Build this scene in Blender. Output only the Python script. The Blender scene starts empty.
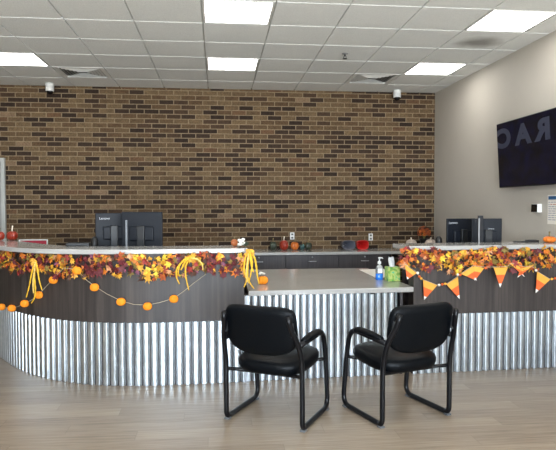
import bpy, math, random
from mathutils import Vector, Matrix
random.seed(7)
sc = bpy.context.scene
COL = sc.collection
PI = math.pi
rnd = random.random
def U(a, b): return a + (b - a) * rnd()

# ------------------------------------------------------------------ camera
F_PX, YAW, PITCH, ROLL, EYE = 582.5, 0.1028, 0.0326, -0.0015, 1.48
fw = Vector((math.sin(YAW) * math.cos(PITCH), math.cos(YAW) * math.cos(PITCH), -math.sin(PITCH)))
rt0 = Vector((math.cos(YAW), -math.sin(YAW), 0)); up0 = rt0.cross(fw)
rt = math.cos(ROLL) * rt0 + math.sin(ROLL) * up0
up = -math.sin(ROLL) * rt0 + math.cos(ROLL) * up0
cd = bpy.data.cameras.new('camera'); cam = bpy.data.objects.new('camera', cd); COL.objects.link(cam)
cd.sensor_fit = 'HORIZONTAL'; cd.sensor_width = 36.0; cd.lens = 36.0 * F_PX / 556.0
cd.clip_start = 0.05; cd.clip_end = 200
m3 = Matrix((rt, up, -fw)).transposed()
cam.matrix_world = Matrix.Translation((0, 0, EYE)) @ m3.to_4x4()
sc.camera = cam

def ray(x, y): return rt * ((x - 278) / F_PX) + up * (-(y - 225) / F_PX) + fw
def on_z(x, y, z): d = ray(x, y); t = (z - EYE) / d.z; return Vector((d.x * t, d.y * t, z))
def on_y(x, y, Y): d = ray(x, y); t = Y / d.y; return Vector((d.x * t, Y, EYE + d.z * t))
def on_x(x, y, X): d = ray(x, y); t = X / d.x; return Vector((X, d.y * t, EYE + d.z * t))

# ------------------------------------------------------------------ materials
def lin(c):
    c /= 255.0
    return c / 12.92 if c <= 0.04045 else ((c + 0.055) / 1.055) ** 2.4
def rgb(r, g, b): return (lin(r), lin(g), lin(b), 1)
class NT:
    def __init__(s, name):
        s.m = bpy.data.materials.new(name); s.m.use_nodes = True; s.t = s.m.node_tree; s.n = s.t.nodes
        s.b = s.n.get('Principled BSDF'); s.out = s.n.get('Material Output')
    def node(s, typ, **kw):
        nd = s.n.new(typ)
        for k, v in kw.items(): setattr(nd, k, v)
        return nd
    def link(s, a, b): s.t.links.new(a, b)
    def math(s, op, a, b=None):
        nd = s.node('ShaderNodeMath', operation=op)
        for i, v in enumerate((a, b)):
            if v is None: continue
            if isinstance(v, (int, float)): nd.inputs[i].default_value = v
            else: s.link(v, nd.inputs[i])
        return nd.outputs[0]
    def ramp(s, fac, stops, interp='LINEAR'):
        nd = s.node('ShaderNodeValToRGB'); cr = nd.color_ramp; cr.interpolation = interp
        while len(cr.elements) < len(stops): cr.elements.new(0.5)
        for e, (p, c) in zip(cr.elements, stops): e.position = p; e.color = c
        s.link(fac, nd.inputs[0]); return nd.outputs[0]
    def pos(s, scale=(1, 1, 1), obj=True):
        tc = s.node('ShaderNodeTexCoord'); mp = s.node('ShaderNodeMapping'); mp.inputs['Scale'].default_value = scale
        if obj: s.link(tc.outputs['Object'], mp.inputs[0])
        else:
            g = s.node('ShaderNodeNewGeometry'); s.link(g.outputs['Position'], mp.inputs[0])
        return mp.outputs[0]
    def noise(s, vec, scale, detail=3, rough=0.5):
        nd = s.node('ShaderNodeTexNoise'); nd.inputs['Scale'].default_value = scale
        nd.inputs['Detail'].default_value = detail; nd.inputs['Roughness'].default_value = rough
        s.link(vec, nd.inputs['Vector']); return nd.outputs[0]
    def bump(s, h, strength, dist=0.01):
        nd = s.node('ShaderNodeBump'); nd.inputs['Strength'].default_value = strength; nd.inputs['Distance'].default_value = dist
        s.link(h, nd.inputs['Height']); s.link(nd.outputs[0], s.b.inputs['Normal'])
    def mix(s, fac, a, b):
        nd = s.node('ShaderNodeMix', data_type='RGBA')
        for k, v in ((0, fac), (6, a), (7, b)):
            if isinstance(v, (int, float)): nd.inputs[k].default_value = v
            elif isinstance(v, tuple): nd.inputs[k].default_value = v
            else: s.link(v, nd.inputs[k])
        return nd.outputs[2]
def simple(name, col, rough=0.5, metal=0.0, var=0.12, scale=30, spec=0.5, bump=0.0):
    s = NT(name); b = s.b
    b.inputs['Roughness'].default_value = rough; b.inputs['Metallic'].default_value = metal
    b.inputs['Specular IOR Level'].default_value = spec
    v = s.pos(); n = s.noise(v, scale)
    lo = tuple(c * (1 - var) for c in col[:3]) + (1,); hi = tuple(min(1, c * (1 + var)) for c in col[:3]) + (1,)
    s.link(s.ramp(n, [(0.3, lo), (0.7, hi)]), b.inputs['Base Color'])
    if bump: s.bump(n, bump, 0.004)
    return s.m
def emit(name, col, strength):
    s = NT(name); b = s.b
    b.inputs['Base Color'].default_value = col
    b.inputs['Emission Color'].default_value = col; b.inputs['Emission Strength'].default_value = strength
    return s.m

M = {}
def brick():
    s = NT('brown_brick'); g = s.node('ShaderNodeNewGeometry'); sp = s.node('ShaderNodeSeparateXYZ'); s.link(g.outputs['Position'], sp.inputs[0])
    L, Hc = 0.2032, 0.0664
    v = s.math('DIVIDE', s.math('ADD', sp.outputs['Z'], 0.02), Hc); row = s.math('FLOOR', v)
    half = s.math('MULTIPLY', s.math('MODULO', row, 2.0), 0.5)
    u = s.math('ADD', s.math('ADD', s.math('DIVIDE', sp.outputs['X'], L), 100.0), half); cx = s.math('FLOOR', u)
    fu = s.math('FRACT', u); fv = s.math('FRACT', v)
    du = s.math('MULTIPLY', s.math('MINIMUM', fu, s.math('SUBTRACT', 1.0, fu)), L)
    dv = s.math('MULTIPLY', s.math('MINIMUM', fv, s.math('SUBTRACT', 1.0, fv)), Hc)
    d = s.math('MINIMUM', du, dv)
    cmb = s.node('ShaderNodeCombineXYZ'); s.link(cx, cmb.inputs[0]); s.link(row, cmb.inputs[1])
    wn = s.node('ShaderNodeTexWhiteNoise', noise_dimensions='2D'); s.link(cmb.outputs[0], wn.inputs['Vector'])
    r = wn.outputs['Value']
    col = s.ramp(r, [(0.0, rgb(66, 51, 41)), (0.16, rgb(76, 59, 47)), (0.30, rgb(92, 71, 54)), (0.41, rgb(121, 97, 70)), (0.55, rgb(130, 106, 78)), (0.7, rgb(114, 89, 64)), (0.82, rgb(138, 114, 84)), (0.965, rgb(128, 96, 70)), (0.992, rgb(160, 132, 104))], 'CONSTANT')
    nz = s.noise(g.outputs['Position'], 45, 4, 0.7); big = s.noise(g.outputs['Position'], 9, 3)
    tint = s.math('ADD', s.math('MULTIPLY', nz, 1.35), s.math('MULTIPLY', big, 0.6))
    vm = s.node('ShaderNodeVectorMath', operation='SCALE'); s.link(col, vm.inputs[0]); s.link(s.math('ADD', s.math('MULTIPLY', tint, .72), -0.14), vm.inputs['Scale'])
    mask = s.ramp(d, [(0.0038, (0, 0, 0, 1)), (0.0062, (1, 1, 1, 1))])
    mort = s.ramp(nz, [(0.3, rgb(122, 105, 83)), (0.7, rgb(152, 134, 108))])
    s.link(s.mix(mask, mort, vm.outputs[0]), s.b.inputs['Base Color'])
    s.b.inputs['Roughness'].default_value = 0.85; s.b.inputs['Specular IOR Level'].default_value = 0.25
    s.bump(s.math('ADD', mask, s.math('MULTIPLY', nz, 0.35)), 0.7, 0.008)
    return s.m
def floor_mat():
    s = NT('vinyl_plank'); g = s.node('ShaderNodeNewGeometry'); sp = s.node('ShaderNodeSeparateXYZ'); s.link(g.outputs['Position'], sp.inputs[0])
    W, L = 0.152, 1.22
    v = s.math('DIVIDE', s.math('ADD', sp.outputs['Y'], 20), W); row = s.math('FLOOR', v)
    off = s.math('FRACT', s.math('MULTIPLY', row, 0.381))
    u = s.math('ADD', s.math('ADD', s.math('DIVIDE', sp.outputs['X'], L), 50), off); cx = s.math('FLOOR', u)
    cmb = s.node('ShaderNodeCombineXYZ'); s.link(cx, cmb.inputs[0]); s.link(row, cmb.inputs[1])
    wn = s.node('ShaderNodeTexWhiteNoise', noise_dimensions='2D'); s.link(cmb.outputs[0], wn.inputs['Vector'])
    fv = s.math('FRACT', v); fu = s.math('FRACT', u)
    dv = s.math('MULTIPLY', s.math('MINIMUM', fv, s.math('SUBTRACT', 1.0, fv)), W)
    du = s.math('MULTIPLY', s.math('MINIMUM', fu, s.math('SUBTRACT', 1.0, fu)), L)
    seam = s.ramp(s.math('MINIMUM', du, dv), [(0.0006, (0.72, 0.72, 0.72, 1)), (0.0022, (1, 1, 1, 1))])
    vec = s.node('ShaderNodeVectorMath', operation='MULTIPLY'); s.link(g.outputs['Position'], vec.inputs[0]); vec.inputs[1].default_value = (2.0, 60, 1)
    va = s.node('ShaderNodeVectorMath', operation='ADD'); s.link(vec.outputs[0], va.inputs[0]); s.link(wn.outputs['Color'], va.inputs[1])
    n = s.noise(va.outputs[0], 1.6, 5, 0.62)
    t = s.math('ADD', s.math('MULTIPLY', n, 0.84), s.math('MULTIPLY', wn.outputs['Value'], 0.16))
    col = s.ramp(t, [(0.25, rgb(104, 91, 77)), (0.45, rgb(139, 124, 107)), (0.6, rgb(154, 139, 122)), (0.78, rgb(175, 161, 143))])
    mx = s.node('ShaderNodeVectorMath', operation='MULTIPLY'); s.link(col, mx.inputs[0]); s.link(seam, mx.inputs[1])
    s.link(mx.outputs[0], s.b.inputs['Base Color'])
    s.b.inputs['Roughness'].default_value = 0.34; s.b.inputs['Specular IOR Level'].default_value = 0.5
    s.bump(n, 0.12, 0.003)
    return s.m
def wood(name, a, b, c, axis='Z', rough=0.5):
    s = NT(name)
    sc_ = {'Z': (34, 34, 1.3), 'X': (1.3, 34, 34)}[axis]
    v = s.pos(sc_, obj=False); n = s.noise(v, 1.0, 5, 0.6); n2 = s.noise(v, 0.22, 2)
    t = s.math('ADD', s.math('MULTIPLY', n, 0.6), s.math('MULTIPLY', n2, 0.4))
    s.link(s.ramp(t, [(0.34, a), (0.5, b), (0.66, c)]), s.b.inputs['Base Color'])
    s.b.inputs['Roughness'].default_value = rough; s.bump(n, 0.1, 0.002)
    return s.m
def galv():
    s = NT('galvanized_metal'); b = s.b; b.inputs['Metallic'].default_value = 1.0
    v = s.pos((1, 1, 0.35), obj=False); n = s.noise(v, 14, 4, 0.6)
    vo = s.node('ShaderNodeTexVoronoi'); vo.inputs['Scale'].default_value = 60; s.link(v, vo.inputs['Vector'])
    t = s.math('ADD', s.math('MULTIPLY', n, 0.7), s.math('MULTIPLY', vo.outputs['Distance'], 0.3))
    s.link(s.ramp(t, [(0.25, rgb(180, 187, 191)), (0.6, rgb(210, 217, 221))]), b.inputs['Base Color'])
    s.link(s.ramp(n, [(0.3, (0.33,) * 3 + (1,)), (0.7, (0.41,) * 3 + (1,))]), b.inputs['Roughness'])
    s.bump(n, 0.03, 0.004)
    return s.m
def ceiling_mat(stain):
    s = NT('ceiling_tile'); g = s.node('ShaderNodeNewGeometry')
    n = s.noise(g.outputs['Position'], 160, 2); n2 = s.noise(g.outputs['Position'], 6, 3)
    base = s.ramp(n, [(0.35, rgb(218, 221, 220)), (0.6, rgb(238, 241, 240))])
    d = s.node('ShaderNodeVectorMath', operation='SUBTRACT'); s.link(g.outputs['Position'], d.inputs[0]); d.inputs[1].default_value = stain
    sq = s.node('ShaderNodeVectorMath', operation='MULTIPLY'); s.link(d.outputs[0], sq.inputs[0]); sq.inputs[1].default_value = (1, 1.15, 0)
    ln = s.node('ShaderNodeVectorMath', operation='LENGTH'); s.link(sq.outputs[0], ln.inputs[0])
    w = s.math('ADD', ln.outputs['Value'], s.math('MULTIPLY', s.math('SUBTRACT', n2, 0.5), 0.18))
    f = s.ramp(w, [(0.07, (1, 1, 1, 1)), (0.28, (0, 0, 0, 1))])
    s.link(s.mix(s.math('MULTIPLY', f, 0.72), base, rgb(96, 92, 84)), s.b.inputs['Base Color'])
    s.b.inputs['Roughness'].default_value = 0.9; s.bump(n, 0.15, 0.002)
    return s.m
def top_mat():
    s = NT('solid_surface'); g = s.node('ShaderNodeNewGeometry'); n = s.noise(g.outputs['Position'], 260, 2); n2 = s.noise(g.outputs['Position'], 3, 3)
    t = s.math('ADD', s.math('MULTIPLY', n, 0.75), s.math('MULTIPLY', n2, 0.25))
    s.link(s.ramp(t, [(0.3, rgb(158, 156, 152)), (0.7, rgb(184, 183, 180))]), s.b.inputs['Base Color'])
    s.b.inputs['Roughness'].default_value = 0.14
    return s.m
def glass_pane():
    s = NT('window_glass'); s.n.remove(s.b)
    tr = s.node('ShaderNodeBsdfTransparent'); gl = s.node('ShaderNodeBsdfGlossy'); gl.inputs['Roughness'].default_value = 0.02
    mx = s.node('ShaderNodeMixShader'); mx.inputs[0].default_value = 0.07
    s.link(tr.outputs[0], mx.inputs[1]); s.link(gl.outputs[0], mx.inputs[2]); s.link(mx.outputs[0], s.out.inputs[0])
    return s.m

M['brick'] = brick(); M['floor'] = floor_mat(); M['galv'] = galv(); M['top'] = top_mat(); M['glass'] = glass_pane()
M['wood'] = wood('dark_wood_laminate', rgb(38, 33, 30), rgb(55, 48, 45), rgb(76, 68, 63))
M['cab'] = wood('espresso_laminate', rgb(40, 36, 38), rgb(56, 51, 53), rgb(72, 66, 66))
M['wall'] = simple('beige_paint', rgb(186, 180, 170), 0.6, var=0.02, scale=3, spec=0.3)
M['frame'] = simple('grey_door_paint', rgb(176, 178, 174), 0.45, var=0.03)
M['door'] = simple('grey_door_leaf', rgb(150, 150, 146), 0.5, var=0.03)
M['grid'] = simple('grid_metal', rgb(214, 215, 212), 0.6, var=0.03)
M['white'] = simple('white_plastic', rgb(225, 226, 224), 0.4, var=0.03)
M['paper'] = simple('white_paper', rgb(228, 224, 215), 0.8, var=0.02)
M['black'] = simple('black_plastic', rgb(22, 23, 25), 0.4, var=0.1)
M['blackdome'] = simple('black_dome', rgb(12, 12, 13), 0.1, var=0.05)
M['vinyl'] = simple('black_vinyl', rgb(4, 7, 11), 0.42, var=0.08, scale=180, bump=0.08, spec=0.14)
M['shell'] = simple('black_shell', rgb(4, 7, 11), 0.46, var=0.08, scale=120, spec=0.14)
M['tube'] = simple('black_powder_coat', rgb(8, 9, 13), 0.36, var=0.06, spec=0.3)
M['vent_grey'] = simple('vent_grey', rgb(92, 92, 90), 0.6)
M['silver_dark'] = simple('dark_chrome', rgb(120, 124, 128), 0.3, metal=0.8)
M['pole'] = simple('grey_pole', rgb(104, 108, 112), 0.45, metal=0.2)
M['glide'] = simple('grey_glide', rgb(96, 98, 100), 0.5)
M['screen'] = simple('monitor_back', rgb(15, 20, 29), 0.5, spec=0.3, var=0.05)
M['silver'] = simple('brushed_silver', rgb(170, 172, 175), 0.35, metal=0.8, var=0.04)
M['darkmetal'] = simple('dark_metal', rgb(40, 42, 46), 0.4, metal=0.3)
M['logo'] = simple('logo_grey', rgb(205, 208, 212), 0.4, var=0.02)
M['orange'] = simple('orange_felt', rgb(246, 142, 16), 0.75, var=0.06)
M['pumpkin'] = simple('pumpkin_orange', rgb(226, 120, 32), 0.5, var=0.14)
M['pumpkin_red'] = simple('pumpkin_red', rgb(150, 48, 28), 0.3, var=0.2, scale=14)
M['pumpkin_amber'] = simple('pumpkin_amber', rgb(200, 108, 44), 0.3, var=0.2, scale=14)
M['pumpkin_green'] = simple('pumpkin_green', rgb(52, 60, 46), 0.3, var=0.3, scale=20)
M['pumpkin_teal'] = simple('pumpkin_teal', rgb(40, 74, 72), 0.3, var=0.2, scale=20)
M['pumpkin_stripe'] = simple('pumpkin_rust', rgb(176, 98, 52), 0.5, var=0.3, scale=18)
M['pumpkin_pale'] = simple('pumpkin_pale', rgb(206, 190, 178), 0.6, var=0.08)
M['stem'] = simple('stem_tan', rgb(120, 104, 66), 0.7)
M['stem_white'] = simple('stem_cream', rgb(226, 214, 196), 0.6)
M['cord'] = simple('twine', rgb(190, 176, 150), 0.8)
M['bead_orange'] = simple('bead_orange', rgb(224, 96, 30), 0.4)
M['bead_white'] = simple('bead_white', rgb(236, 228, 216), 0.4)
M['bead_yellow'] = simple('bead_yellow', rgb(240, 176, 60), 0.4)
M['corn_yellow'] = simple('candy_yellow', rgb(232, 164, 62), 0.7, var=0.05)
M['corn_orange'] = simple('candy_orange', rgb(226, 98, 40), 0.7, var=0.05)
M['corn_white'] = simple('candy_white', rgb(238, 232, 224), 0.7, var=0.03)
M['spray'] = simple('yellow_spray', rgb(228, 178, 40), 0.6, var=0.2, scale=90, bump=0.4)
M['spray_pale'] = simple('pale_yellow_spray', rgb(226, 190, 100), 0.6, var=0.2, scale=90)
M['vine'] = simple('brown_vine', rgb(80, 60, 40), 0.8)
M['red_plastic'] = simple('red_plastic', rgb(196, 36, 32), 0.35, var=0.06)
M['grey_plastic'] = simple('grey_plastic', rgb(98, 99, 108), 0.4, var=0.06)
M['red_board'] = simple('red_board', rgb(158, 24, 48), 0.5, var=0.05)
M['tissue_white'] = simple('tissue_white', rgb(238, 240, 242), 0.8, var=0.02)
M['header_blue'] = simple('header_blue', rgb(40, 92, 140), 0.6, var=0.04)
M['ink_grey'] = simple('ink_grey', rgb(150, 150, 168), 0.7, var=0.04)
M['ink_red'] = simple('ink_red', rgb(186, 110, 96), 0.7, var=0.04)
M['petal_white'] = simple('petal_white', rgb(226, 224, 214), 0.7, var=0.06)
M['leaf_green'] = simple('leaf_green', rgb(106, 112, 60), 0.6, var=0.2)
LEAF = {
 'burgundy': rgb(98, 30, 36), 'red': rgb(150, 44, 36), 'rust': rgb(168, 80, 34), 'orange': rgb(204, 112, 34), 'gold': rgb(212, 156, 46),
 'yellow': rgb(222, 188, 58), 'olive': rgb(128, 108, 52), 'mauve': rgb(134, 76, 98), 'brown': rgb(86, 52, 36), 'peach': rgb(204, 144, 100)}
for k, c in LEAF.items(): M['leaf_' + k] = simple('leaf_' + k, c, 0.6, var=0.35, scale=45)
M['diffuser'] = emit('light_diffuser', (1.0, 0.985, 0.95, 1), 5.5)
M['tv_reflection'] = emit('tv_painted_reflection', rgb(40, 44, 60), 0.2)  # dim emission colour standing in for letters reflected in the television
def tv_screen():
    s = NT('tv_screen'); b = s.b; v = s.pos((3, 9, 9)); n = s.noise(v, 1.2, 3)
    s.link(s.ramp(n, [(0.35, rgb(6, 7, 12)), (0.7, rgb(14, 18, 50))]), b.inputs['Emission Color'])
    b.inputs['Emission Strength'].default_value = 0.3
    b.inputs['Base Color'].default_value = (0.004, 0.004, 0.006, 1); b.inputs['Roughness'].default_value = 0.12; b.inputs['Specular IOR Level'].default_value = 0.22
    return s.m
M['tv'] = tv_screen()
def tissue_pattern():
    s = NT('tissue_box_print'); v = s.pos((1, 1, 1)); n = s.noise(v, 24, 2); n2 = s.noise(v, 50, 1)
    a = s.ramp(n, [(0.34, rgb(78, 150, 70)), (0.45, rgb(140, 184, 72)), (0.56, rgb(206, 210, 120)), (0.66, rgb(120, 200, 110)), (0.74, rgb(90, 190, 170))])
    s.link(a, s.b.inputs['Base Color']); s.b.inputs['Roughness'].default_value = 0.5
    return s.m
M['tissue_box'] = tissue_pattern()
def clear(name, col, rough=0.05, alpha=0.35):
    s = NT(name); s.b.inputs['Base Color'].default_value = col; s.b.inputs['Roughness'].default_value = rough
    s.b.inputs['Transmission Weight'].default_value = 0.85; s.b.inputs['IOR'].default_value = 1.2
    return s.m
M['gel'] = simple('blue_gel', rgb(40, 120, 220), 0.15, var=0.1)
M['clear'] = clear('clear_plastic', (0.86, 0.92, 0.97, 1))

# ------------------------------------------------------------------ mesh builder
class MB:
    def __init__(s): s.v = []; s.f = []; s.m = []; s.sm = []
    def add(s, vs, fs, mi=0, smooth=False):
        o = len(s.v); s.v += [tuple(v) for v in vs]
        for f in fs: s.f.append([o + i for i in f]); s.m.append(mi); s.sm.append(smooth)
        return s
    def box(s, a, b, mi=0, M4=None):
        x0, y0, z0 = a; x1, y1, z1 = b
        vs = [Vector(p) for p in ((x0,y0,z0),(x1,y0,z0),(x1,y1,z0),(x0,y1,z0),(x0,y0,z1),(x1,y0,z1),(x1,y1,z1),(x0,y1,z1))]
        if M4 is not None: vs = [M4 @ v for v in vs]
        return s.add(vs, [(0,3,2,1),(4,5,6,7),(0,1,5,4),(1,2,6,5),(2,3,7,6),(3,0,4,7)], mi)
    def prism(s, poly, z0, z1, mi=0, M4=None):                     # poly in xy, counter-clockwise
        n = len(poly); vs = [Vector((p[0], p[1], z0)) for p in poly] + [Vector((p[0], p[1], z1)) for p in poly]
        if M4 is not None: vs = [M4 @ v for v in vs]
        fs = [tuple(reversed(range(n))), tuple(range(n, 2 * n))] + [(i, (i + 1) % n, n + (i + 1) % n, n + i) for i in range(n)]
        return s.add(vs, fs, mi)
    def tube(s, pts, r, seg=10, mi=0, closed=False, flat=1.0, side=None):   # r number or list
        pts = [Vector(p) for p in pts]; n = len(pts); rr = r if isinstance(r, (list, tuple)) else [r] * n
        rings = []; nrm = None
        for i in range(n):
            if closed: t = (pts[(i + 1) % n] - pts[i - 1])
            else: t = pts[min(i + 1, n - 1)] - pts[max(i - 1, 0)]
            if t.length < 1e-9: t = Vector((0, 0, 1))
            t.normalize()
            if side is not None: nrm = Vector(side)
            elif nrm is None:
                nrm = Vector((1, 0, 0)) if abs(t.x) < 0.8 else Vector((0, 1, 0))
            nrm = (nrm - t * nrm.dot(t)).normalized(); bi = t.cross(nrm)
            rings.append([pts[i] + (nrm * math.cos(2*PI*k/seg) * flat + bi * math.sin(2*PI*k/seg)) * rr[i] for k in range(seg)])
        vs = [p for R in rings for p in R]; fs = []
        m = n if closed else n - 1
        for i in range(m):
            for k in range(seg):
                a = i * seg + k; b = i * seg + (k + 1) % seg; j = (i + 1) % n
                fs.append((a, b, j * seg + (k + 1) % seg, j * seg + k))
        if not closed: fs += [tuple(reversed(range(seg))), tuple((n - 1) * seg + k for k in range(seg))]
        return s.add(vs, fs, mi, True)
    def lathe(s, prof, c=(0, 0, 0), seg=20, mi=0, ribs=0, rib=0.0, sx=1.0, sy=1.0):       # prof [(r,z)]
        c = Vector(c); vs = []; fs = []; n = len(prof)
        for r, z in prof:
            for k in range(seg):
                a = 2 * PI * k / seg; q = r * (1 - rib * (0.5 + 0.5 * math.cos(ribs * a))) if ribs else r
                vs.append(c + Vector((q * math.cos(a) * sx, q * math.sin(a) * sy, z)))
        for i in range(n - 1):
            for k in range(seg): fs.append((i*seg+k, i*seg+(k+1)%seg, (i+1)*seg+(k+1)%seg, (i+1)*seg+k))
        fs += [tuple(reversed(range(seg))), tuple((n-1)*seg+k for k in range(seg))]
        return s.add(vs, fs, mi, True)
    def build(s, name, mats, parent=None, bevel=0, subd=0, loc=None):
        me = bpy.data.meshes.new(name); me.from_pydata(s.v, [], s.f)
        if not isinstance(mats, (list, tuple)): mats = [mats]
        for m in mats: me.materials.append(m)
        me.polygons.foreach_set('material_index', s.m); me.polygons.foreach_set('use_smooth', s.sm); me.update()
        o = bpy.data.objects.new(name, me); COL.objects.link(o)
        if parent is not None: o.parent = parent
        if loc is not None: o.location = loc
        if bevel:
            md = o.modifiers.new('bevel', 'BEVEL'); md.width = bevel; md.segments = 2; md.limit_method = 'ANGLE'
        if subd:
            md = o.modifiers.new('subd', 'SUBSURF'); md.levels = subd; md.render_levels = subd
        return o
def tag(o, label=None, cat=None, group=None, kind=None):
    if label: o['label'] = label
    if cat: o['category'] = cat
    if group: o['group'] = group
    if kind: o['kind'] = kind
    return o
def thing(name, label, cat, loc=(0, 0, 0), rz=0, group=None):
    o = bpy.data.objects.new(name, None); COL.objects.link(o); o.empty_display_size = 0.05
    o.location = loc; o.rotation_euler = (0, 0, rz)
    return tag(o, label, cat, group)
def struct(mb, name, mats, parent=None, **k):
    o = mb.build(name, mats, parent, **k); o['kind'] = 'structure'; return o
def dup(root, loc, rz, label, group=None):
    r = root.copy(); COL.objects.link(r); r.location = loc; r.rotation_euler = (0, 0, rz); r['label'] = label
    if group: r['group'] = group
    for ch in list(root.children):
        c = ch.copy(); COL.objects.link(c); c.parent = r
        for g in list(ch.children):
            d = g.copy(); COL.objects.link(d); d.parent = c
    return r
def fillet(pts, r, seg=6):
    pts = [Vector(p) for p in pts]; rs = r if isinstance(r, (list, tuple)) else [r] * len(pts)
    out = [pts[0]]
    for i in range(1, len(pts) - 1):
        a = (pts[i-1] - pts[i]); b = (pts[i+1] - pts[i]); q = min(rs[i], a.length * 0.49, b.length * 0.49)
        p0 = pts[i] + a.normalized() * q; p2 = pts[i] + b.normalized() * q
        for k in range(seg + 1):
            t = k / seg; out.append(p0 * (1-t)**2 + pts[i] * 2*t*(1-t) + p2 * t*t)
    out.append(pts[-1]); return out
def catmull(pts, n=8):
    P = [Vector(p) for p in pts]; out = []
    for i in range(len(P) - 1):
        p0 = P[max(i-1, 0)]; p1 = P[i]; p2 = P[i+1]; p3 = P[min(i+2, len(P)-1)]
        for k in range(n):
            t = k / n
            out.append(0.5 * ((2*p1) + (p2-p0)*t + (2*p0-5*p1+4*p2-p3)*t*t + (3*p1-p0-3*p2+p3)*t**3))
    out.append(P[-1]); return out
def text_mesh(body, size, mat, name, parent, M4, extrude=0.0008, width=None, mirror=False, bold=0.0):
    cu = bpy.data.curves.new('txt', 'FONT'); cu.body = body; cu.size = size; cu.extrude = extrude; cu.offset = bold; cu.align_x = 'CENTER'; cu.align_y = 'CENTER'
    to = bpy.data.objects.new('txt', cu); COL.objects.link(to); bpy.context.view_layer.update()
    me = bpy.data.meshes.new_from_object(to.evaluated_get(bpy.context.evaluated_depsgraph_get()))
    bpy.data.objects.remove(to); bpy.data.curves.remove(cu)
    xs = [v.co.x for v in me.vertices]; w = max(xs) - min(xs); cxm = (max(xs) + min(xs)) / 2
    k = (width / w) if width else 1
    for v in me.vertices: v.co.x = (v.co.x - cxm) * k * (-1 if mirror else 1)
    if mirror: me.flip_normals()
    me.transform(M4); me.materials.clear(); me.materials.append(mat)
    o = bpy.data.objects.new(name, me); COL.objects.link(o); o.parent = parent; return o

# ------------------------------------------------------------------ room shell
H = EYE + 1.653; D = 8.33; XR = 3.18; XL = -7.5; YF = -3.4; T = 0.6096
X0, Y0 = -1.347, 8.405
struct(MB().box((XL - .1, YF - .1, -.1), (XR + .1, D + .1, 0)), 'floor', M['floor'])
struct(MB().box((XL - .1, D, 0), (XR + .1, D + .1, H + .1)), 'wall_back', M['brick'])
struct(MB().box((XR, YF - .1, 0), (XR + .1, D, H + .1)), 'wall_right', M['wall'])
struct(MB().box((XL - .1, YF - .1, 0), (XL, D, H + .1)), 'wall_left', M['wall'])
WL = -2.5
mb = MB(); mb.box((XL, YF - .1, 2.75), (XR, YF, H + .1)); mb.box((XL, YF - .1, 0), (XR, YF, .12)); mb.box((XL, YF - .1, .12), (WL, YF, 2.75)); mb.box((XR - .25, YF - .1, .12), (XR, YF, 2.75))
struct(mb, 'wall_front', M['wall'])
xs = [WL + i * ((XR - .25) - WL) / 4 for i in range(5)]
for i in range(4):
    a, b = xs[i], xs[i + 1]; m = MB()
    for q in ((a, .12, a + .05, 2.75), (b - .05, .12, b, 2.75), (a + .05, .12, b - .05, .17), (a + .05, 2.70, b - .05, 2.75)):
        m.box((q[0], YF - .08, q[1]), (q[2], YF - .02, q[3]))
    w = struct(m, 'window_%d' % (i + 1), M['silver'])
    g = struct(MB().box((a + .05, YF - .055, .17), (b - .05, YF - .049, 2.70)), 'pane', M['glass'], w)
    L = bpy.data.lights.new('window_portal', 'AREA'); L.shape = 'RECTANGLE'; L.size = b - a - .1; L.size_y = 2.5; L.cycles.is_portal = True
    lo = bpy.data.objects.new('window_portal', L); COL.objects.link(lo); lo.location = ((a + b) / 2, YF - .12, 1.44); lo.rotation_euler = (-PI / 2, 0, PI)

# ceiling of tegular tiles; openings for lights and vents
LIGHTS = [(c, r) for r in (2, 5, 8, 11) for c in (-2, 2, 6)]
VENTS = [(-1, 1), (5, 1)]
def cell(c, r): return (X0 + c * T, Y0 - (r + 1) * T, X0 + (c + 1) * T, Y0 - r * T)
mb = MB(); mb.box((XL, YF, H + .022), (XR, D, H + .1), 1)
for c in range(-11, 8):
    for r in range(0, 20):
        x0, y0, x1, y1 = cell(c, r)
        x0 = max(x0, XL); x1 = min(x1, XR); y0 = max(y0, YF); y1 = min(y1, D)
        if x1 - x0 < .04 or y1 - y0 < .04: continue
        g = .011; gx = .0065
        ax0 = x0 + (gx if x0 > XL else 0); ax1 = x1 - (gx if x1 < XR else 0)
        if (c, r) in LIGHTS or (c, r) in VENTS: continue
        mb.box((ax0, y0 + g, H), (ax1, y1 - g, H + .0225), 0)
        
x0, y0, x1, y1 = cell(6, 4)
struct(mb, 'ceiling', [ceiling_mat(((x0 + x1) / 2 + .03, (y0 + y1) / 2 + 0.06, H)), M['grid']])

LN = {(-2, 2): 'square ceiling light panel at the left edge, nearest the left vent', (2, 2): 'square ceiling light panel in the middle, the one nearer the brick wall',
      (6, 2): 'square ceiling light panel on the right, the one nearer the brick wall', (2, 5): 'square ceiling light panel in the middle, cut by the top edge of the photo',
      (6, 5): 'square ceiling light panel on the right, beside the dark stained ceiling tile'}
for c, r in LIGHTS:
    x0, y0, x1, y1 = cell(c, r); g = .008
    t = thing('ceiling_light', LN.get((c, r), 'square ceiling light panel outside the picture, over the waiting area'), 'light', ((x0 + x1) / 2, (y0 + y1) / 2, H), 0, 'ceiling light panels')
    a = T / 2 - g; m = MB()
    for q in ((-a, -a, a, -a + .02), (-a, a - .02, a, a), (-a, -a + .02, -a + .02, a - .02), (a - .02, -a + .02, a, a - .02)):
        m.box((q[0], q[1], -.002), (q[2], q[3], .0215))
    m.build('frame', M['white'], t)
    MB().box((-a + .02, -a + .02, .002), (a - .02, a - .02, .012)).build('diffuser', M['diffuser'], t)
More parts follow.
